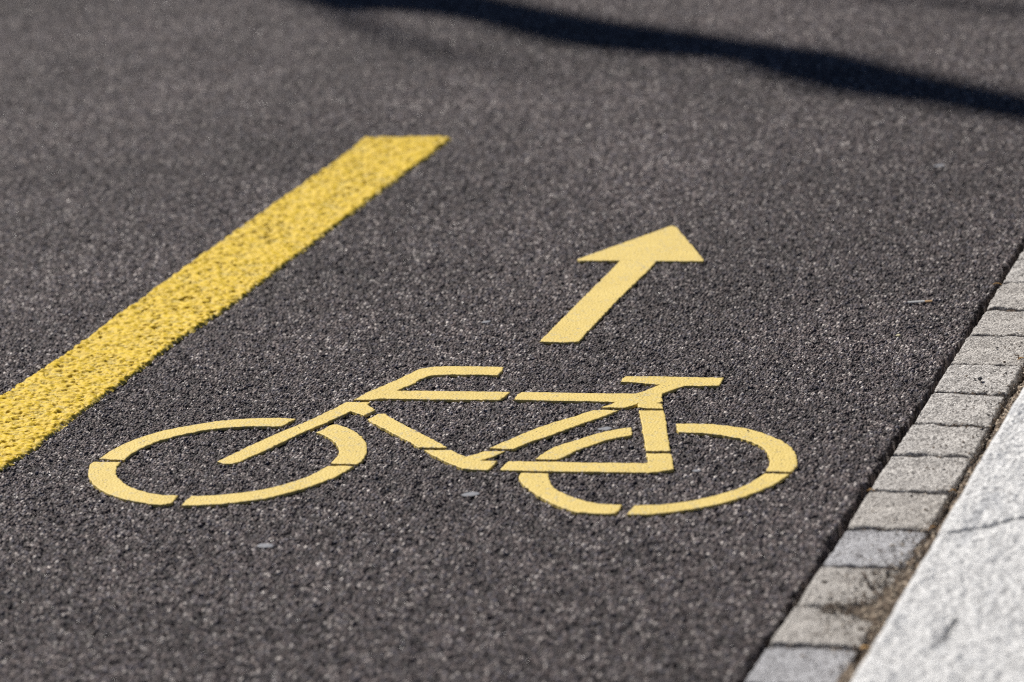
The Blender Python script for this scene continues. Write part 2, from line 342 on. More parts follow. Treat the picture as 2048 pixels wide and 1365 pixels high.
ys = np.concatenate([graded(-1.10, 1.35, A_DY, -80, 0 - 99), []])
ys = ys[ys < 1.35]
y2 = np.arange(1.35, 3.3, A_DY * 1.15)
s, p, far = A_DY * 1.15, y2[-1], []
while p < 160:
    s *= 1.22; p += s; far.append(p)
ys = np.concatenate([ys, y2, far])
x_edge = 0.6190
xs_fine = np.arange(-0.95, x_edge, A_DX)
xs_mid = np.arange(-2.35, -0.95 - A_DX * 0.5, A_DX * 1.25)
s, p, far = A_DX * 1.25, xs_mid[0], []
while p > -80:
    s *= 1.22; p -= s; far.append(p)
xs = np.concatenate([far[::-1], xs_mid, xs_fine])
X, Y = np.meshgrid(xs, ys)
Z = np.zeros_like(X)
# ragged broken edge towards the stone channel
n = len(ys)
rag = np.zeros(n)
rng_e = np.random.default_rng(5)
for amp, wl in ((0.0018, 0.06), (0.0012, 0.012), (0.0016, 0.0045)):
    ph = ys / wl
    k0 = np.floor(ph).astype(int); fr = ph - k0
    tab = rng_e.standard_normal(400003)
    fr = fr * fr * (3 - 2 * fr)
    rag += amp * ((1 - fr) * tab[k0 % 400003] + fr * tab[(k0 + 1) % 400003])
rag = np.clip(rag, -0.011, 0.006)
skirt_x = np.array([0.6208, 0.6222, 0.6232, 0.6238, 0.6241, 0.6243, 0.6244])
skirt_z = np.array([-0.0007, -0.0024, -0.0058, -0.0100, -0.0150, -0.0205, -0.0300])
w = np.clip((X - 0.600) / (x_edge - 0.600), 0, 1)
X = X + w * rag[:, None]
Xs = skirt_x[None, :] + rag[:, None] + rng_e.standard_normal((n, len(skirt_x))) * np.array([.0002, .0005, .0009, .0011, .0012, .0012, .001])[None, :]
Zs = np.repeat(skirt_z[None, :], n, 0)
X = np.concatenate([X, Xs], 1); Z = np.concatenate([Z, Zs], 1)
Y = np.concatenate([Y, np.repeat(ys[:, None], len(skirt_x), 1)], 1)
V = np.stack([X, Y, Z], -1).reshape(-1, 3)
road = np_mesh('road', V, grid_quads(X.shape[1], n), M_ASPH)
tag(road, 'dark coarse-grained asphalt road surface', 'road', kind='structure')
print('road verts', len(V))
del X, Y, Z, V

# bed under the stone channel, pavement behind the kerb
bed = mesh_obj('channel_bed', [(0.56, -80, -0.026), (1.2, -80, -0.026), (1.2, 160, -0.026), (0.56, 160, -0.026)], [(0, 1, 2, 3)], M_BED)
tag(bed, 'dark sand bed below the paving stones', 'ground', kind='structure')
walk = mesh_obj('pavement', [(1.088, -80, 0.052), (70, -80, 0.052), (70, 160, 0.052), (1.088, 160, 0.052),
                             (1.088, -80, -0.05), (1.088, 160, -0.05)], [(0, 1, 2, 3), (0, 3, 5, 4)], M_WALK)
tag(walk, 'grey pavement behind the kerb', 'pavement', kind='structure')

# ---------------------------------------------------------------- flat marking pieces
def marking_piece(name, pts, mat, parent, ztop=0.0011, zbot=-0.0035, jit=0.00055, step=0.005, seed=0):
    r = random.Random(seed)
    # orientation counter-clockwise
    area = sum(a[0] * b[1] - b[0] * a[1] for a, b in zip(pts, pts[1:] + pts[:1]))
    if area < 0: pts = pts[::-1]
    ring = []
    m = len(pts)
    for i in range(m):
        a, b = pts[i], pts[(i + 1) % m]
        L = math.hypot(b[0] - a[0], b[1] - a[1])
        if L < 0.0008: continue
        c = max(1, int(L / step))
        for q in range(c):
            t = q / c
            ring.append((a[0] + (b[0] - a[0]) * t, a[1] + (b[1] - a[1]) * t))
    m = len(ring)
    nor = []
    for i in range(m):
        a, b = ring[i - 1], ring[(i + 1) % m]
        dx, dy = b[0] - a[0], b[1] - a[1]
        L = math.hypot(dx, dy) or 1
        nor.append((dy / L, -dx / L))
    jj = [r.gauss(0, jit) for _ in range(m)]
    ring = [(p[0] + n_[0] * j, p[1] + n_[1] * j) for p, n_, j in zip(ring, nor, jj)]
    V = []
    for off, z in ((-0.0014, ztop), (-0.0006, ztop - 0.0002), (0.0001, ztop - 0.0006), (0.0006, zbot)):
        V += [(p[0] + n_[0] * off, p[1] + n_[1] * off, z) for p, n_ in zip(ring, nor)]
    tri = tessellate_polygon([[Vector((x, y, 0)) for x, y, z in V[:m]]])
    F = []
    for t in tri:
        a, b, c = (V[i] for i in t)
        if (b[0] - a[0]) * (c[1] - a[1]) - (b[1] - a[1]) * (c[0] - a[0]) < 0: t = t[::-1]
        F.append(tuple(t))
    nt = len(F)
    for l in range(3):
        for i in range(m):
            j = (i + 1) % m
            F.append((l * m + j, l * m + i, (l + 1) * m + i, (l + 1) * m + j))
    o = mesh_obj(name, V, F, mat, parent)
    return o

bike = empty('bicycle_marking', (0.02, -0.02, 0))
tag(bike, 'smooth pale yellow bicycle pictogram stencilled on the asphalt', 'road marking')
PIECE = [('front_wheel_segment', 'wheel_arc_a'), ('front_wheel_segment', 'wheel_arc_b'), ('front_wheel_segment', 'wheel_arc_c'), ('front_wheel_segment', 'wheel_arc_d'),
         ('fork', 'fork'), ('handlebar', 'handlebar'), ('down_tube', 'down_tube'), ('bottom_bracket', 'crank'), ('seat_tube', 'seat_tube'),
         ('saddle', 'saddle'), ('seat_stay', 'seat_stay'), ('chain_stay', 'chain_stay'),
         ('rear_wheel_segment', 'wheel_arc_e'), ('rear_wheel_segment', 'wheel_arc_f'), ('rear_wheel_segment', 'wheel_arc_g'), ('rear_wheel_segment', 'wheel_arc_h')]
for i, (nm, key) in enumerate(PIECE):
    marking_piece(nm, [tuple(p) for p in G[key]], M_SYM, bike, seed=i)

arrow = empty('arrow_marking', (0.03, 0.75, 0))
tag(arrow, 'pale yellow straight-ahead arrow beyond the bicycle pictogram', 'road marking')
sh = [tuple(p) for p in G['arrow_shaft']]
sh[2] = (sh[2][0], sh[2][1] + 0.012); sh[3] = (sh[3][0], sh[3][1] + 0.012)
marking_piece('arrow_shaft', sh, M_SYM, arrow, seed=31)
marking_piece('arrow_head', [tuple(p) for p in G['arrow_head']], M_SYM, arrow, ztop=0.0016, seed=32)

# ---------------------------------------------------------------- structured line: raised plastic with real holes
def line_marking():
    d = 0.0015
    x0, x1, y0, y1 = -0.775, -0.555, -2.2, 1.73
    nx, ny = int((x1 - x0) / d), int((y1 - y0) / d)
    xs = x0 + np.arange(nx) * d; ys = y0 + np.arange(ny) * d
    X, Y = np.meshgrid(xs, ys)
    a = field(nx, ny, d, d, 0.026, 0.014, 1)
    b = field(nx, ny, d, d, 0.024, 0.011, 2)
    b2 = field(nx, ny, d, d, 0.013, 0.0075, 12)
    c = field(nx, ny, d, d, 0.005, 0.004, 3)
    big = field(nx, ny, d, d, 0.07, 0.05, 4)
    # lumps and strings of splashed plastic, parted by short deep slits and pits
    def notch(f, wd): return np.clip(1 - np.abs(f) / wd, 0, 1) ** 0.7
    slit = notch(b, 0.26) * np.clip(0.52 + 0.40 * np.clip(0.9 - Y, 0, 1) - 0.70 * a - 0.35 * big, 0, 1)
    pit = np.clip((-b2 - 1.45) * 2.2, 0, 1)
    h = 0.55 + 0.24 * a + 0.26 * b2 + 0.07 * c + 0.05 * big
    z = 0.0012 + 0.0031 * np.clip(h, 0, 1.3)
    z = z - 0.0036 * np.maximum(slit, pit)
    # outline
    L = [(-0.748, -2.5), (-0.7475, 0.02), (-0.7475, 0.1234), (-0.746, 0.1983), (-0.7435, 0.2576), (-0.7405, 0.3084), (-0.741, 0.3933), (-0.7445, 0.5236), (-0.7445, 0.6207),
         (-0.7465, 0.7646), (-0.7482, 0.9718), (-0.7478, 1.1998), (-0.7473, 1.4445), (-0.7485, 1.6037), (-0.7550, 1.688), (-0.75, 1.8)]
    R = [(-0.594, -2.5), (-0.594, -0.28), (-0.592, -0.19), (-0.5845, -0.11), (-0.588, 0.0375), (-0.586, 0.1375), (-0.5835, 0.2633), (-0.587, 0.4044),
         (-0.5745, 0.626), (-0.5757, 0.8185), (-0.5776, 1.0716), (-0.5785, 1.3425), (-0.5766, 1.5508), (-0.5800, 1.71), (-0.58, 1.8)]
    xl = np.interp(ys, *zip(*[(q[1], q[0]) for q in L]))
    xr = np.interp(ys, *zip(*[(q[1], q[0]) for q in R]))
    e = field(nx, ny, d, d, 0.016, 0.016, 6) * 0.0010 + b * 0.0007
    inside = np.minimum(X - xl[:, None], xr[:, None] - X) + e
    top = 1.703 + 0.02 * np.clip((X + 0.68) / 0.1, -1, 1) * 0.3 - Y + e
    inside = np.minimum(inside, top)
    # rim: a slightly raised rounded bead, then down into the asphalt
    z = z + 0.0004 * np.exp(-((inside - 0.008) / 0.004) ** 2)
    t = np.clip(inside / 0.0065, 0, 1)
    z = z * np.sqrt(np.clip(1 - (1 - t) ** 2, 0, 1)) - 0.0022 * (1 - t) ** 3
    keepv = inside > -0.0016
    Q = grid_quads(nx, ny)
    kf = keepv.ravel()[Q].all(1)
    Q = Q[kf]
    used = np.unique(Q)
    remap = np.zeros(nx * ny, dtype=np.int64); remap[used] = np.arange(len(used))
    V = np.stack([X, Y, z], -1).reshape(-1, 3)[used]
    o = np_mesh('line_marking', V, remap[Q], M_LINE)
    tag(o, 'thick rough textured yellow edge line left of the bicycle pictogram', 'road marking')
line_marking()

# ---------------------------------------------------------------- paving stones
def paver(corn, ztop, tilt, mat, seed):
    """corn: near-left, near-right, far-right, far-left (x, y)"""
    nx, ny = 44, 54
    u = np.linspace(0, 1, nx - 4); v = np.linspace(0, 1, ny - 4)
    # extra edge loops to round the arris
    e = 0.012
    u = np.concatenate([[0, e, 2.6 * e], u[1:-1] * (1 - 8 * e) + 4 * e, [1 - 2.6 * e, 1 - e, 1]])
    v = np.concatenate([[0, e, 2.6 * e], v[1:-1] * (1 - 8 * e) + 4 * e, [1 - 2.6 * e, 1 - e, 1]])
    nx, ny = len(u), len(v)
    U, Vv = np.meshgrid(u, v)
    c = np.array(corn)
    P = ((1 - U) * (1 - Vv))[..., None] * c[0] + (U * (1 - Vv))[..., None] * c[1] + (U * Vv)[..., None] * c[2] + ((1 - U) * Vv)[..., None] * c[3]
    W = 0.104; H = 0.13
    n1 = field(nx, ny, W / nx, H / ny, 0.03, seed=seed) * 0.0007 + field(nx, ny, W / nx, H / ny, 0.009, seed=seed + 50) * 0.00035
    dist = np.minimum(np.minimum(U, 1 - U) * W, np.minimum(Vv, 1 - Vv) * H)
    r = 0.0035
    t = np.clip(dist / r, 0, 1)
    z = ztop + n1 + tilt[0] * (U - 0.5) + tilt[1] * (Vv - 0.5) - 0.0030 * (1 - np.sqrt(1 - (1 - t) ** 2))
    wob = np.random.default_rng(seed)
    def edge_noise(m):
        q = wob.standard_normal(m); q = np.convolve(q, np.ones(4) / 2, 'same'); return q * 0.00075
    P[:, 0, 0] += edge_noise(ny); P[:, -1, 0] += edge_noise(ny)
    P[0, :, 1] += edge_noise(nx); P[-1, :, 1] += edge_noise(nx)
    # knocked-off corners
    for cu, cv in ((0, 0), (1, 0), (1, 1), (0, 1)):
        dd = np.hypot((U - cu) * W, (Vv - cv) * H)
        z -= 0.0022 * wob.random() * np.clip(1 - dd / (0.008 + 0.006 * wob.random()), 0, 1)
    V = np.concatenate([P, z[..., None]], -1).reshape(-1, 3)
    Q = [tuple(q) for q in grid_quads(nx, ny)]
    idx = np.arange(nx * ny).reshape(ny, nx)
    loop = list(idx[0, :]) + list(idx[1:, -1]) + list(idx[-1, -2::-1]) + list(idx[-2:0:-1, 0])
    V = list(map(tuple, V)); b0 = len(V)
    V += [(V[i][0], V[i][1], -0.06) for i in loop]
    m = len(loop)
    for k in range(m):
        Q.append((loop[(k + 1) % m], loop[k], b0 + k, b0 + (k + 1) % m))
    Q.append(tuple(b0 + k for k in range(m))[::-1])
    # recentre the origin
    ox, oy = c[:, 0].mean(), c[:, 1].mean()
    V = [(x - ox, y - oy, z_) for x, y, z_ in V]
    o = mesh_obj('paving_stone', V, Q, mat, smooth=True)
    o.location = (ox, oy, 0)
    return o

XL = [0.6285, 0.6290, 0.6305, 0.6300, 0.6320, 0.6318, 0.6315, 0.6322, 0.6315, 0.6305, 0.6310, 0.6315, 0.6310, 0.6300, 0.6300]
XR = [0.7340, 0.7345, 0.7345, 0.7338, 0.7357, 0.7363, 0.7385, 0.7365, 0.7350, 0.7350, 0.7340, 0.7355, 0.7340, 0.7330, 0.7325]
J = [((-0.7830), (-0.7755)), (-0.6643, -0.6620), (-0.5413, -0.5378), (-0.4068, -0.4046), (-0.2743, -0.2717), (-0.1395, -0.1370), (0.0002, 0.0019), (0.1345, 0.1335),
     (0.2725, 0.2678), (0.4014, 0.3979), (0.5393, 0.5369), (0.6742, 0.6706), (0.8141, 0.8106), (0.9466, 0.9434), (1.0750, 1.0707)]
LABELS = [
    ('grey-blue paving stone cut by the bottom edge of the picture, beside the kerb', 2, 0.000),
    ('warm grey paving stone with an orange leaf scrap at its near right corner', 0, 0.0012),
    ('paving stone half buried in brown dirt, third from the bottom of the row', 0, 0.000),
    ('bluish smooth paving stone with brown dirt over its right corner', 2, -0.0005),
    ('warm beige-grey paving stone directly beyond the bluish one with dirt on its corner', 0, 0.0006),
    ('pale grainy paving stone with one tiny black chip near its right side', 1, 0.0016),
    ('light grey paving stone, second one nearer than the stone with the black pebble', 1, 0.0010),
    ('light grey paving stone directly nearer than the one carrying the black pebble', 1, 0.0004),
    ('paving stone with the small black pebble lying on it', 1, 0.0010),
    ('beige-grey paving stone directly beyond the one with the black pebble', 0, 0.0004),
    ('beige-grey paving stone second beyond the one with the black pebble', 0, 0.0002),
    ('paving stone beside the short orange twig at the asphalt edge', 0, 0.0008),
    ('small grey paving stone directly beyond the one beside the orange twig', 1, 0.0),
    ('farthest paving stone seen at the right edge of the picture', 1, 0.0006),
]
Jall = [(-1.048, -1.044), (-0.916, -0.910)] + J + [(1.208, 1.205), (1.345, 1.341), (1.480, 1.476), (1.611, 1.606)]
XLa = [0.629, 0.629] + XL + [0.630] * 4
XRa = [0.734, 0.734] + XR + [0.733] * 4
LABa = [('worn grey paving stone hidden below the bottom edge, farthest towards the viewer', 0, 0.0), ('worn grey paving stone just below the bottom edge of the picture', 1, 0.0)] + LABELS + \
       [('worn paving stone first beyond the right edge of the picture', 0, 0.0), ('worn paving stone second beyond the right edge of the picture', 1, 0.0),
        ('worn paving stone third beyond the right edge of the picture', 0, 0.0), ('worn paving stone fourth beyond the right edge of the picture', 1, 0.0)]
GAP = 0.0042
for i, (lab, mi, dz) in enumerate(LABa):
    a, b = Jall[i], Jall[i + 1]
    t0, t1 = random.uniform(-.0005, .0005), random.uniform(-.0005, .0005)
    corn = [(XLa[i] + t0, a[0] + GAP), (XRa[i] + t1, a[1] + GAP), (XRa[i + 1] + t1, b[1] - GAP), (XLa[i + 1] + t0, b[0] - GAP)]
    o = paver(corn, -0.0012 + dz, (random.uniform(-.0020, .0020), random.uniform(-.0030, .0022)), PM[mi], 100 + i)
    tag(o, lab, 'paving stone', 'paving stones in the row beside the kerb')

# ---------------------------------------------------------------- dirt in the seam and spilling over the stones
def dirt_strip():
    d = 0.002
    x0, x1, y0, y1 = 0.655, 0.800, -1.2, 1.7
    nx, ny = int((x1 - x0) / d), int((y1 - y0) / d)
    X, Y = np.meshgrid(x0 + np.arange(nx) * d, y0 + np.arange(ny) * d)
    a = field(nx, ny, d, d, 0.03, 0.05, 21); b = field(nx, ny, d, d, 0.009, 0.012, 22); c = field(nx, ny, d, d, 0.0045, 0.0045, 23)
    base = -0.0022 + 0.0011 * a + 0.0010 * b + 0.0007 * c
    # open crevice beside the stones, filled from place to place
    gapw = 0.0050 + 0.0020 * a[:, nx // 2][:, None]
    openy = np.clip(np.minimum(Y + 0.33, 3), 0, .03) / 0.03 * (1 - np.exp(-((Y - 0.50) / 0.09) ** 2)) * (1 - 0.9 * np.exp(-((Y - 0.23) / 0.015) ** 2))
    openy = np.maximum(openy, np.exp(-((Y + 0.665) / 0.025) ** 2))
    cre = np.exp(-((X - 0.7380) / gapw) ** 4) * openy
    z = base - 0.028 * cre
    # mound pushed over the stones
    m = 0.0085 * np.exp(-((Y + 0.47) / 0.10) ** 2) * np.exp(-((X - 0.782) / 0.050) ** 2) + 0.0058 * np.exp(-((Y + 0.555) / 0.022) ** 2) * np.exp(-((X - 0.742) / 0.045) ** 2)
    m += 0.0042 * np.exp(-((Y + 0.80) / 0.10) ** 2) * np.exp(-((X - 0.785) / 0.05) ** 2)
    z = z + m * 0.85
    under = X < 0.7325
    z = np.where(under & (m < 0.0022), -0.024, z)
    V = np.stack([X, Y, z], -1).reshape(-1, 3)
    o = np_mesh('dirt', V, grid_quads(nx, ny), M_DIRT)
    tag(o, 'brown crumbly dirt filling the seam between the paving stones and the kerb', 'dirt', kind='stuff')
dirt_strip()

OCT = [(1, 0, 0), (-1, 0, 0), (0, 1, 0), (0, -1, 0), (0, 0, 1), (0, 0, -1)]
OF = [(0, 2, 4), (2, 1, 4), (1, 3, 4), (3, 0, 4), (2, 0, 5), (1, 2, 5), (3, 1, 5), (0, 3, 5)]
def grit_obj(name, spots, mat, label):
    V, F = [], []
    for (x, y, z, r) in spots:
        b = len(V); an = random.uniform(0, 6.28); ca, sa = math.cos(an), math.sin(an)
        for p in OCT:
            q = [c * r * random.uniform(0.6, 1.3) for c in p]
            q = [q[0] + random.gauss(0, r * .25), q[1] + random.gauss(0, r * .25), q[2] * 0.7 + random.gauss(0, r * .1)]
            V.append((x + q[0] * ca - q[1] * sa, y + q[0] * sa + q[1] * ca, z + q[2]))
        F += [tuple(b + k for k in f) for f in OF]
    o = mesh_obj(name, V, F, mat)
    return tag(o, label, name.replace('_', ' '), kind='stuff')
def spots_list(n, brown=True):
    S = []
    while len(S) < n:
        k = random.random()
        if k < 0.34:      # seam
            x, y, z = random.uniform(0.737, 0.785), random.uniform(-0.95, 1.0), -0.0035
        elif k < 0.72:    # mound
            y = random.gauss(-0.49, 0.085); x = 0.785 - abs(random.gauss(0, 0.050)); z = 0.0012 if x < 0.735 else 0.0022
        elif k < 0.80:
            y = random.gauss(-0.548, 0.012); x = random.uniform(0.665, 0.75); z = 0.0008
        elif k < 0.93:    # joints
            j = random.choice(J); x = random.uniform(0.633, 0.74); y = j[0] + random.gauss(0, 0.002); z = random.uniform(-0.006, -0.002)
        else:
            x, y, z = 0.735 - abs(random.gauss(0, 0.03)), random.uniform(-0.9, 1.0), 0.0008
        S.append((x, y, z, abs(random.gauss(0.0009, 0.0006)) + 0.0006))
    return S
M_GRIT1 = rough_mat('brown_grit', (0.14, 0.10, 0.07), 0.9, 0.4, 900)
M_GRIT2 = rough_mat('pale_grit', (0.42, 0.36, 0.29), 0.7, 0.3, 900)
M_GRIT3 = rough_mat('dark_grit', (0.035, 0.028, 0.024), 0.8, 0.4, 900)
grit_obj('brown_grit', spots_list(3000), M_GRIT1, 'loose brown grit scattered along the seam and stone joints')
grit_obj('pale_grit', spots_list(700), M_GRIT2, 'loose pale grains scattered over the dirt and stone joints')
grit_obj('dark_grit', spots_list(2600), M_GRIT3, 'loose dark soil crumbs scattered along the seam and stones')

# ---------------------------------------------------------------- kerb stones
def kerb(y0, y1, label, seed, cracks):
    d = 0.0017 if cracks else 0.003
    w = 0.300
    us = np.concatenate([[0, 0.0004, 0.0015, 0.003, 0.0045, 0.0065, 0.0085], np.arange(0.0104, w - 0.006, d), [w - 0.003, w]])
    vs = np.concatenate([[0, 0.002], np.arange(0.004, y1 - y0 - 0.003, d), [y1 - y0]])
    nx, ny = len(us), len(vs)
    U, Vv = np.meshgrid(us, vs + y0)
    big = field(nx, ny, d, d, 0.06, 0.09, seed) * 0.0009 + field(nx, ny, d, d, 0.016, 0.024, seed + 1) * 0.0006 + field(nx, ny, d, d, 0.006, 0.009, seed + 2) * 0.00085
    e = field(4, ny, 0.01, d, 0.03, 0.05, seed + 3)[0:1].T if False else field(ny, 4, d, d, 0.05, 0.01, seed + 3)[0][:, None] * 0.0005
    xe = np.interp(vs + y0, [-2, -0.9, -0.75, -0.44, -0.31, -0.253, 0.133, 5], [0.7785, 0.7787, 0.7812, 0.7827, 0.7838, 0.7830, 0.7860, 0.7865])[:, None] + e
    taper = np.clip(1 - U / 0.03, 0, 1)
    X = U + xe * taper + 0.7832 * (1 - taper)
    t = np.clip(U / 0.0095, 0, 1)
    Z = 0.0612 + big * np.clip(U / 0.012, 0.1, 1) - 0.0075 * (1 - np.sqrt(np.clip(1 - (1 - t) ** 2, 0, 1)))
    for pts, wd, dep in cracks:
        D = np.full(X.shape, 9.0)
        for (ax, ay), (bx, by) in zip(pts, pts[1:]):
            L2 = (bx - ax) ** 2 + (by - ay) ** 2
            tt = np.clip(((X - ax) * (bx - ax) + (Vv - ay) * (by - ay)) / L2, 0, 1)
            D = np.minimum(D, np.hypot(X - ax - tt * (bx - ax), Vv - ay - tt * (by - ay)))
        Z -= dep * np.clip(1.9 * (1 - (D / wd) ** 2), 0, 1)
    V = np.stack([X, Vv, Z], -1).reshape(-1, 3)
    idx = np.arange(nx * ny).reshape(ny, nx)
    Q = grid_quads(nx, ny)
    # side walls
    loop = np.concatenate([idx[0, :], idx[1:, -1], idx[-1, -2::-1], idx[-2:0:-1, 0]])
    B = V[loop].copy(); B[:, 2] = -0.10
    m = len(loop); b0 = len(V)
    kk = np.arange(m); k2 = (kk + 1) % m
    W = np.stack([loop[k2], loop[kk], b0 + kk, b0 + k2], -1)
    o = np_mesh('kerb_stone', np.concatenate([V, B]), np.concatenate([Q, W]), M_GRAN)
    tag(o, label, 'kerb stone', 'granite kerb stones')
kerb(-1.6, 1.2, 'pale granite kerb stone with a thin dark crack, at the lower right', 40,
     [([(0.784, -0.4535), (0.800, -0.447), (0.812, -0.436), (0.832, -0.4265), (0.852, -0.405), (0.877, -0.383), (0.93, -0.345), (1.0, -0.31)], 0.0040, 0.026),
      ([(0.8535, -0.780), (0.8565, -0.762), (0.8562, -0.745), (0.8600, -0.712)], 0.0034, 0.012), ([(0.848, -0.81), (0.8535, -0.780)], 0.0016, 0.002)])
kerb(1.207, 4.0, 'pale granite kerb stone farther along, beyond the cracked one', 60, [])

# ---------------------------------------------------------------- small things lying about
def pebble(name, x, y, z, r, mat, label, cat, flat=0.7, sx=1.0, rot=0.0, seed=1, group=None):
    bm = bmesh.new()
    bmesh.ops.create_icosphere(bm, subdivisions=2, radius=1.0)
    rr = random.Random(seed)
    ox = Vector((rr.uniform(0, 50), 0, 0))
    for v in bm.verts:
        k = 1 + 0.45 * mnoise.noise(v.co * 1.1 + ox) + 0.15 * mnoise.noise(v.co * 2.7 + ox)
        v.co = Vector((v.co.x * k * sx * r, v.co.y * k * r, v.co.z * k * flat * r))
    bmesh.ops.rotate(bm, verts=bm.verts, cent=(0, 0, 0), matrix=Matrix.Rotation(rot, 3, 'Z'))
    me = bpy.data.meshes.new(name); bm.to_mesh(me); bm.free()
    me.materials.append(mat)
    o = bpy.data.objects.new(name, me); COL.objects.link(o); o.location = (x, y, z)
    return tag(o, label, cat, group)

pebble('pebble', 0.6885, 0.3225, 0.0030, 0.0034, M_BLACK, 'small black pebble lying on a paving stone', 'pebble', 0.8, seed=3)
pebble('pebble', 0.7120, -0.0560, 0.0012, 0.0020, M_BLACK, 'tiny black chip near the right side of a pale paving stone', 'pebble', 0.5, 1.5, seed=9)
pebble('pebble', -0.2279, 0.0239, 0.0028, 0.0011, M_BLACK, 'black speck stuck on the fork of the bicycle pictogram', 'pebble', 0.6, seed=4)
pebble('pebble', 0.4155, 0.0716, 0.0028, 0.0013, M_BLACK, 'black speck stuck on the rear wheel of the bicycle pictogram', 'pebble', 0.6, seed=5)
pebble('crumb', 0.5290, 0.5245, 0.0008, 0.0028, M_CRUMB, 'pale yellow crumb on the asphalt right of the arrow', 'crumb', 0.6, 1.5, seed=6)
FL = [(0.1089, -0.2078, 0.0135, 'pale flat stone chip set in the asphalt between the two wheels'),
      (0.2109, 0.0716, 0.0105, 'pale flat stone chip inside the frame beside the rear wheel arc'),
      (-0.0975, -0.4254, 0.0125, 'pale flat stone chip in the asphalt below the front wheel'),
      (0.3852, -0.0860, 0.0065, 'pale flat stone chip inside the rear wheel of the pictogram'),
      (0.3920, 1.5246, 0.0120, 'pale flat stone chip far off towards the upper right'),
      (-0.1250, 0.5540, 0.0080, 'pale flat stone chip between the yellow line and the arrow')]
for i, (x, y, r, lab) in enumerate(FL):
    pebble('stone_chip', x, y, -0.0012, r * 0.62, M_CHIP, lab, 'stone chip', 0.13, 1.45, random.uniform(-.5, .5), 20 + i)

def tube(V, F, a, b, ra, rb, seg=10, cap=True):
    a, b = Vector(a), Vector(b); d = (b - a).normalized()
    s_ = d.orthogonal().normalized(); t_ = d.cross(s_)
    b0 = len(V)
    for p, r in ((a, ra), (b, rb)):
        for k in range(seg):
            an = 2 * math.pi * k / seg
            V.append(tuple(p + s_ * math.cos(an) * r + t_ * math.sin(an) * r))
    for k in range(seg):
        F.append((b0 + k, b0 + (k + 1) % seg, b0 + seg + (k + 1) % seg, b0 + seg + k))
    if cap:
        F.append(tuple(b0 + k for k in range(seg))[::-1]); F.append(tuple(b0 + seg + k for k in range(seg)))
butt = empty('cigarette_butt', (0.527, 0.696, 0.0025))
tag(butt, 'flattened cigarette butt with an orange end lying on the asphalt', 'cigarette butt')
V, F = [], []; tube(V, F, (0.5085, 0.6905, 0.0028), (0.5335, 0.6965, 0.0028), 0.0032, 0.0032, 14)
o = mesh_obj('paper', [(x, 0.6935 + (y - 0.6935) * 1.25, 0.0000 + z * 0.50) for x, y, z in V], F, M_PAPER, butt)
V, F = [], []; tube(V, F, (0.5336, 0.6965, 0.0028), (0.5440, 0.6992, 0.0028), 0.0032, 0.0029, 14)
o = mesh_obj('filter', [(x, 0.698 + (y - 0.698) * 1.2, 0.0000 + z * 0.48) for x, y, z in V], F, M_FILTER, butt)

def leaf(x, y, z, L, W, rot, name, lab, seed, mat=None):
    rr = random.Random(seed)
    V, F = [], []
    N = 7
    for i in range(N):
        t = i / (N - 1); w = W * math.sin(math.pi * (0.06 + 0.88 * t)) * rr.uniform(0.8, 1.1)
        zz = z + 0.0022 * math.sin(math.pi * t) + rr.uniform(0, 0.0006)
        for k, s_ in enumerate((-1, 0, 1)):
            px, py = (t - 0.5) * L, s_ * w
            V.append((px * math.cos(rot) - py * math.sin(rot), px * math.sin(rot) + py * math.cos(rot), zz - (0.0010 if s_ == 0 else 0)))
    for i in range(N - 1):
        for k in range(2):
            F.append((i * 3 + k, i * 3 + k + 1, i * 3 + k + 4, i * 3 + k + 3))
    o = mesh_obj(name, V, F, mat or M_LEAF); o.location = (x, y, 0)
    md = o.modifiers.new('thickness', 'SOLIDIFY'); md.thickness = 0.0004
    return tag(o, lab, name.replace('_', ' '))
leaf(0.7415, -0.668, 0.001, 0.014, 0.0035, 0.5, 'leaf_scrap', 'small orange leaf scrap in the seam near the bottom of the kerb', 1)
leaf(0.7300, 0.4200, 0.002, 0.013, 0.0020, 0.7, 'leaf_scrap', 'narrow tan leaf scrap on a paving stone at the right edge', 2)
leaf(0.6340, -0.1425, 0.0000, 0.010, 0.0022, 0.1, 'leaf_scrap', 'yellowish leaf scrap at the left end of a dark stone joint', 3)
leaf(0.7400, -0.2700, 0.0000, 0.016, 0.0016, 1.0, 'leaf_scrap', 'thin golden scrap in the seam near the start of the kerb crack', 4)
leaf(0.7390, -0.1330, 0.0000, 0.010, 0.0018, 0.3, 'leaf_scrap', 'thin yellowish scrap at the right end of a dark stone joint', 6)
leaf(0.6270, 0.7920, 0.0015, 0.014, 0.0016, 0.05, 'twig', 'short orange twig bridging the gap at the asphalt edge', 5)

# ---------------------------------------------------------------- street tree out of frame whose trunk shades the road
SUN_DIR = Vector((0.850, -0.5268, 0)).normalized()
ELEV = math.radians(SUN_EL)
TAN = math.tan(ELEV)
BX, BY = -6.8, 6.487
band = G['band']
cpts = []
for e0, e1 in band:
    S = Vector(((e0[0] + e1[0]) / 2, (e0[1] + e1[1]) / 2, 0))
    nrm = Vector((0.5268, 0.85, 0))
    wid = abs((Vector((*e0, 0)) - Vector((*e1, 0))).dot(nrm))
    s_ = (S - Vector((BX, BY, 0))).dot(SUN_DIR)
    P_ = S - SUN_DIR * s_
    cpts.append((Vector((P_.x, P_.y, s_ * TAN)), wid / 2))
cpts[0] = (cpts[0][0], 0.085)
for i in range(len(cpts)):
    cpts[i] = (cpts[i][0], max(0.080, min(0.118, cpts[i][1] * T_RAD)))
NV = Vector((0.5268, 0.85, 0))
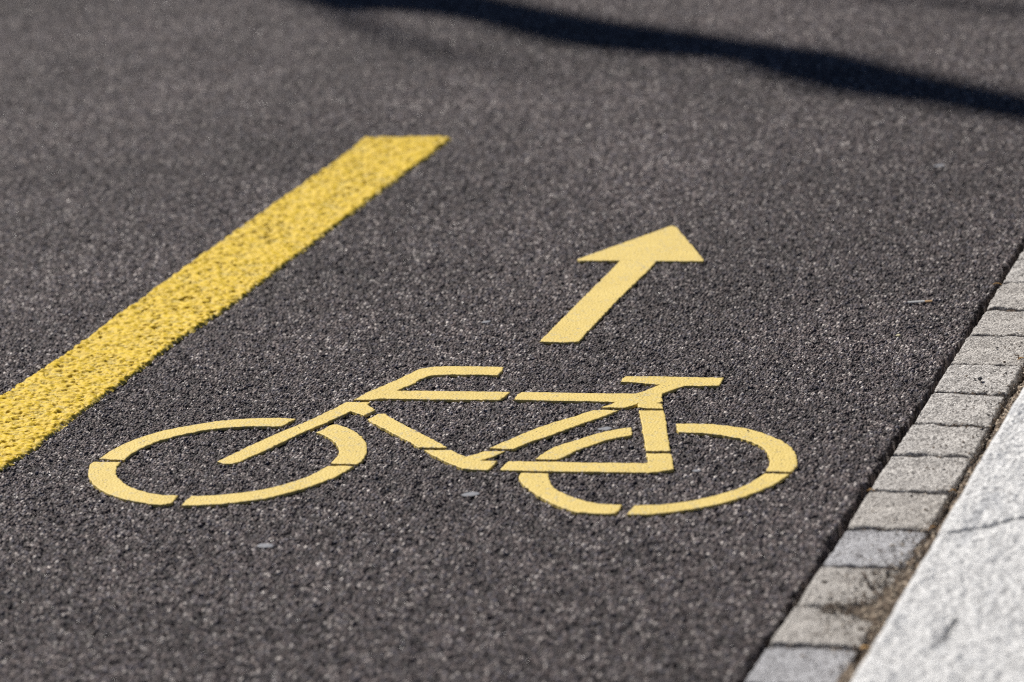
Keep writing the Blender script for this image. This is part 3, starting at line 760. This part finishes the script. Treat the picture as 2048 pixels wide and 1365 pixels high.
full = [(Vector((BX, BY, -0.05)) + NV * .22, 0.15), (Vector((BX, BY, 0.5)) + NV * .21, 0.12), (Vector((BX, BY, 3.2)) + NV * .32, 0.11), (Vector((BX, BY, cpts[0][0].z - 1.5)) + NV * 0.34, 0.105), (Vector((BX, BY, cpts[0][0].z - 0.4)) + NV * 0.14, 0.095)] + cpts
top = cpts[-1][0]
for k, (dx, dy, dz, r) in enumerate([(0.02, -.03, 0.7, .062), (0.06, -.02, 1.5, .055), (0.0, .05, 2.3, .047), (.08, .1, 3.2, .034), (.04, .12, 4.2, .02)]):
    full.append((top + Vector((dx, dy, dz)), r))
# smooth by Catmull-Rom
def catmull(P, n=6):
    out = []
    for i in range(len(P) - 1):
        p0, p1, p2, p3 = P[max(i - 1, 0)], P[i], P[i + 1], P[min(i + 2, len(P) - 1)]
        for k in range(n):
            t = k / n
            def f(a, b, c, d): return 0.5 * ((2 * b) + (-a + c) * t + (2 * a - 5 * b + 4 * c - d) * t * t + (-a + 3 * b - 3 * c + d) * t ** 3)
            out.append((f(p0[0], p1[0], p2[0], p3[0]), f(p0[1], p1[1], p2[1], p3[1])))
    out.append(P[-1]); return out
sp = catmull(full)
def sweep(V, F, path, seg=14):
    b0 = len(V)
    for i, (p, r) in enumerate(path):
        d = (path[min(i + 1, len(path) - 1)][0] - path[max(i - 1, 0)][0]).normalized()
        s_ = d.cross(Vector((0.3, 1, 0.1))).normalized(); t_ = d.cross(s_)
        for k in range(seg):
            an = 2 * math.pi * k / seg
            V.append(tuple(p + (s_ * math.cos(an) + t_ * math.sin(an)) * r))
    for i in range(len(path) - 1):
        for k in range(seg):
            a = b0 + i * seg + k; b = b0 + i * seg + (k + 1) % seg
            F.append((a, b, b + seg, a + seg))
    F.append(tuple(range(b0 + (len(path) - 1) * seg, b0 + len(path) * seg)))
tree = empty('street_tree', (BX, BY, 0))
tag(tree, 'slender bare street tree out of the picture casting the dark curved shadow', 'tree')
V, F = [], []; sweep(V, F, sp, 20)
mesh_obj('trunk', V, F, M_BARK, tree, smooth=True)
V, F = [], []
def branch(p, d, L, r, lvl):
    path = [(p, r)]; q = p.copy(); dd = d.copy(); n = 5
    for i in range(n):
        dd = (dd + Vector((random.gauss(0, .10), random.gauss(0, .10), 0.07))).normalized()
        q = q + dd * L / n
        path.append((q.copy(), r * (1 - 0.75 * (i + 1) / n)))
    sweep(V, F, path, 7 if lvl < 2 else 4)
    if lvl < 3:
        for k in range(4 if lvl < 2 else 3):
            t = random.uniform(0.3, 1.0); i = min(int(t * n), n - 1)
            side = Vector((random.gauss(0, 1), random.gauss(0, 1), random.uniform(0, .8))).normalized()
            branch(path[i + 1][0].copy(), (dd * 0.8 + side * 0.6).normalized(), L * 0.55, path[i + 1][1] * 0.75, lvl + 1)
for k in range(11):
    t = k / 10
    z0 = top.z + 1.6 + t * 2.6
    base = min(sp, key=lambda q: abs(q[0].z - z0))
    an = k * 2.4
    branch(base[0].copy(), Vector((math.cos(an) * .55, math.sin(an) * .55, 1)).normalized(), 1.7 - t * 0.7, base[1] * 0.6, 0)
# low side branches: their thin blurred shades cross the top of the picture
def shade_branch(pts, h, r0, r1):
    path = []
    m = len(pts)
    P_ = [Vector((x, y, 0)) - SUN_DIR * ((h + 0.25 * i) / TAN) + Vector((0, 0, h + 0.25 * i)) for i, (x, y) in enumerate(pts)]
    near = min(sp, key=lambda q: (q[0] - P_[0]).length)
    path = [(near[0], r0 * 1.2)] + [(p, r0 + (r1 - r0) * i / (m - 1)) for i, p in enumerate(P_)]
    sweep(V, F, catmull(path, 4), 8)
shade_branch([(-1.50, 3.22), (-1.26, 2.88), (-1.05, 2.63), (-0.8469, 2.4535), (-0.6767, 2.3099), (-0.52, 2.18)], 9.4, 0.042, 0.006)
shade_branch([(0.95, 1.95), (0.62, 2.45), (0.35, 2.78), (0.10, 2.93), (-0.2, 2.99), (-0.5, 3.1)], 10.0, 0.036, 0.012)
mesh_obj('crown', V, F, M_BARK, tree, smooth=True)

# ---------------------------------------------------------------- light, sky, camera
w = bpy.data.worlds.new('World'); scene.world = w; w.use_nodes = True
nt = w.node_tree; bg = nt.nodes['Background']
sky = nt.nodes.new('ShaderNodeTexSky'); sky.sky_type = 'NISHITA'; sky.sun_disc = False; sky.air_density = SKY_AIR; sky.dust_density = 0.2; sky.ozone_density = 3.0; sky.altitude = 400
to_sun = (-SUN_DIR * math.cos(ELEV) + Vector((0, 0, math.sin(ELEV)))).normalized()
sky.sun_elevation = ELEV
sky.sun_rotation = math.atan2(to_sun.x, to_sun.y)
nt.links.new(sky.outputs[0], bg.inputs[0]); bg.inputs[1].default_value = SKY
sl = bpy.data.lights.new('sun', 'SUN'); sl.energy = SUN; sl.angle = math.radians(0.53); sl.color = (1.0, 0.955, 0.89)
so = bpy.data.objects.new('sun', sl); COL.objects.link(so)
so.rotation_euler = to_sun.to_track_quat('Z', 'Y').to_euler(); so.location = (-5, 6, 9)

cam = bpy.data.cameras.new('camera'); co = bpy.data.objects.new('camera', cam); COL.objects.link(co)
R_ = Vector((0.947664, 0.31029416, -0.07516963)); U_ = Vector((-0.02199931, 0.29834634, 0.95420412)); Fw = Vector((-0.31851055, 0.90261121, -0.28955834))
mat = Matrix((R_, U_, -Fw)).transposed().to_4x4(); mat.translation = Vector((1.59890569, -4.22002932, 1.5))
co.matrix_world = mat
cam.sensor_width = 36; cam.lens = 6846.4 / 2048 * 36
cam.clip_start = 0.05; cam.clip_end = 1000
cam.dof.use_dof = True; cam.dof.focus_distance = FOCUS; cam.dof.aperture_fstop = FSTOP
scene.camera = co
scene.cycles.use_denoising = False
scene.cycles.filter_width = 1.15
scene.cycles.sample_clamp_direct = 5.0
scene.cycles.sample_clamp_indirect = 3.0
vs = scene.view_settings
vs.view_transform = 'Standard'; vs.look = 'None'; vs.exposure = EXPO; vs.gamma = 1
try: vs.use_curve_mapping = False
except Exception: pass
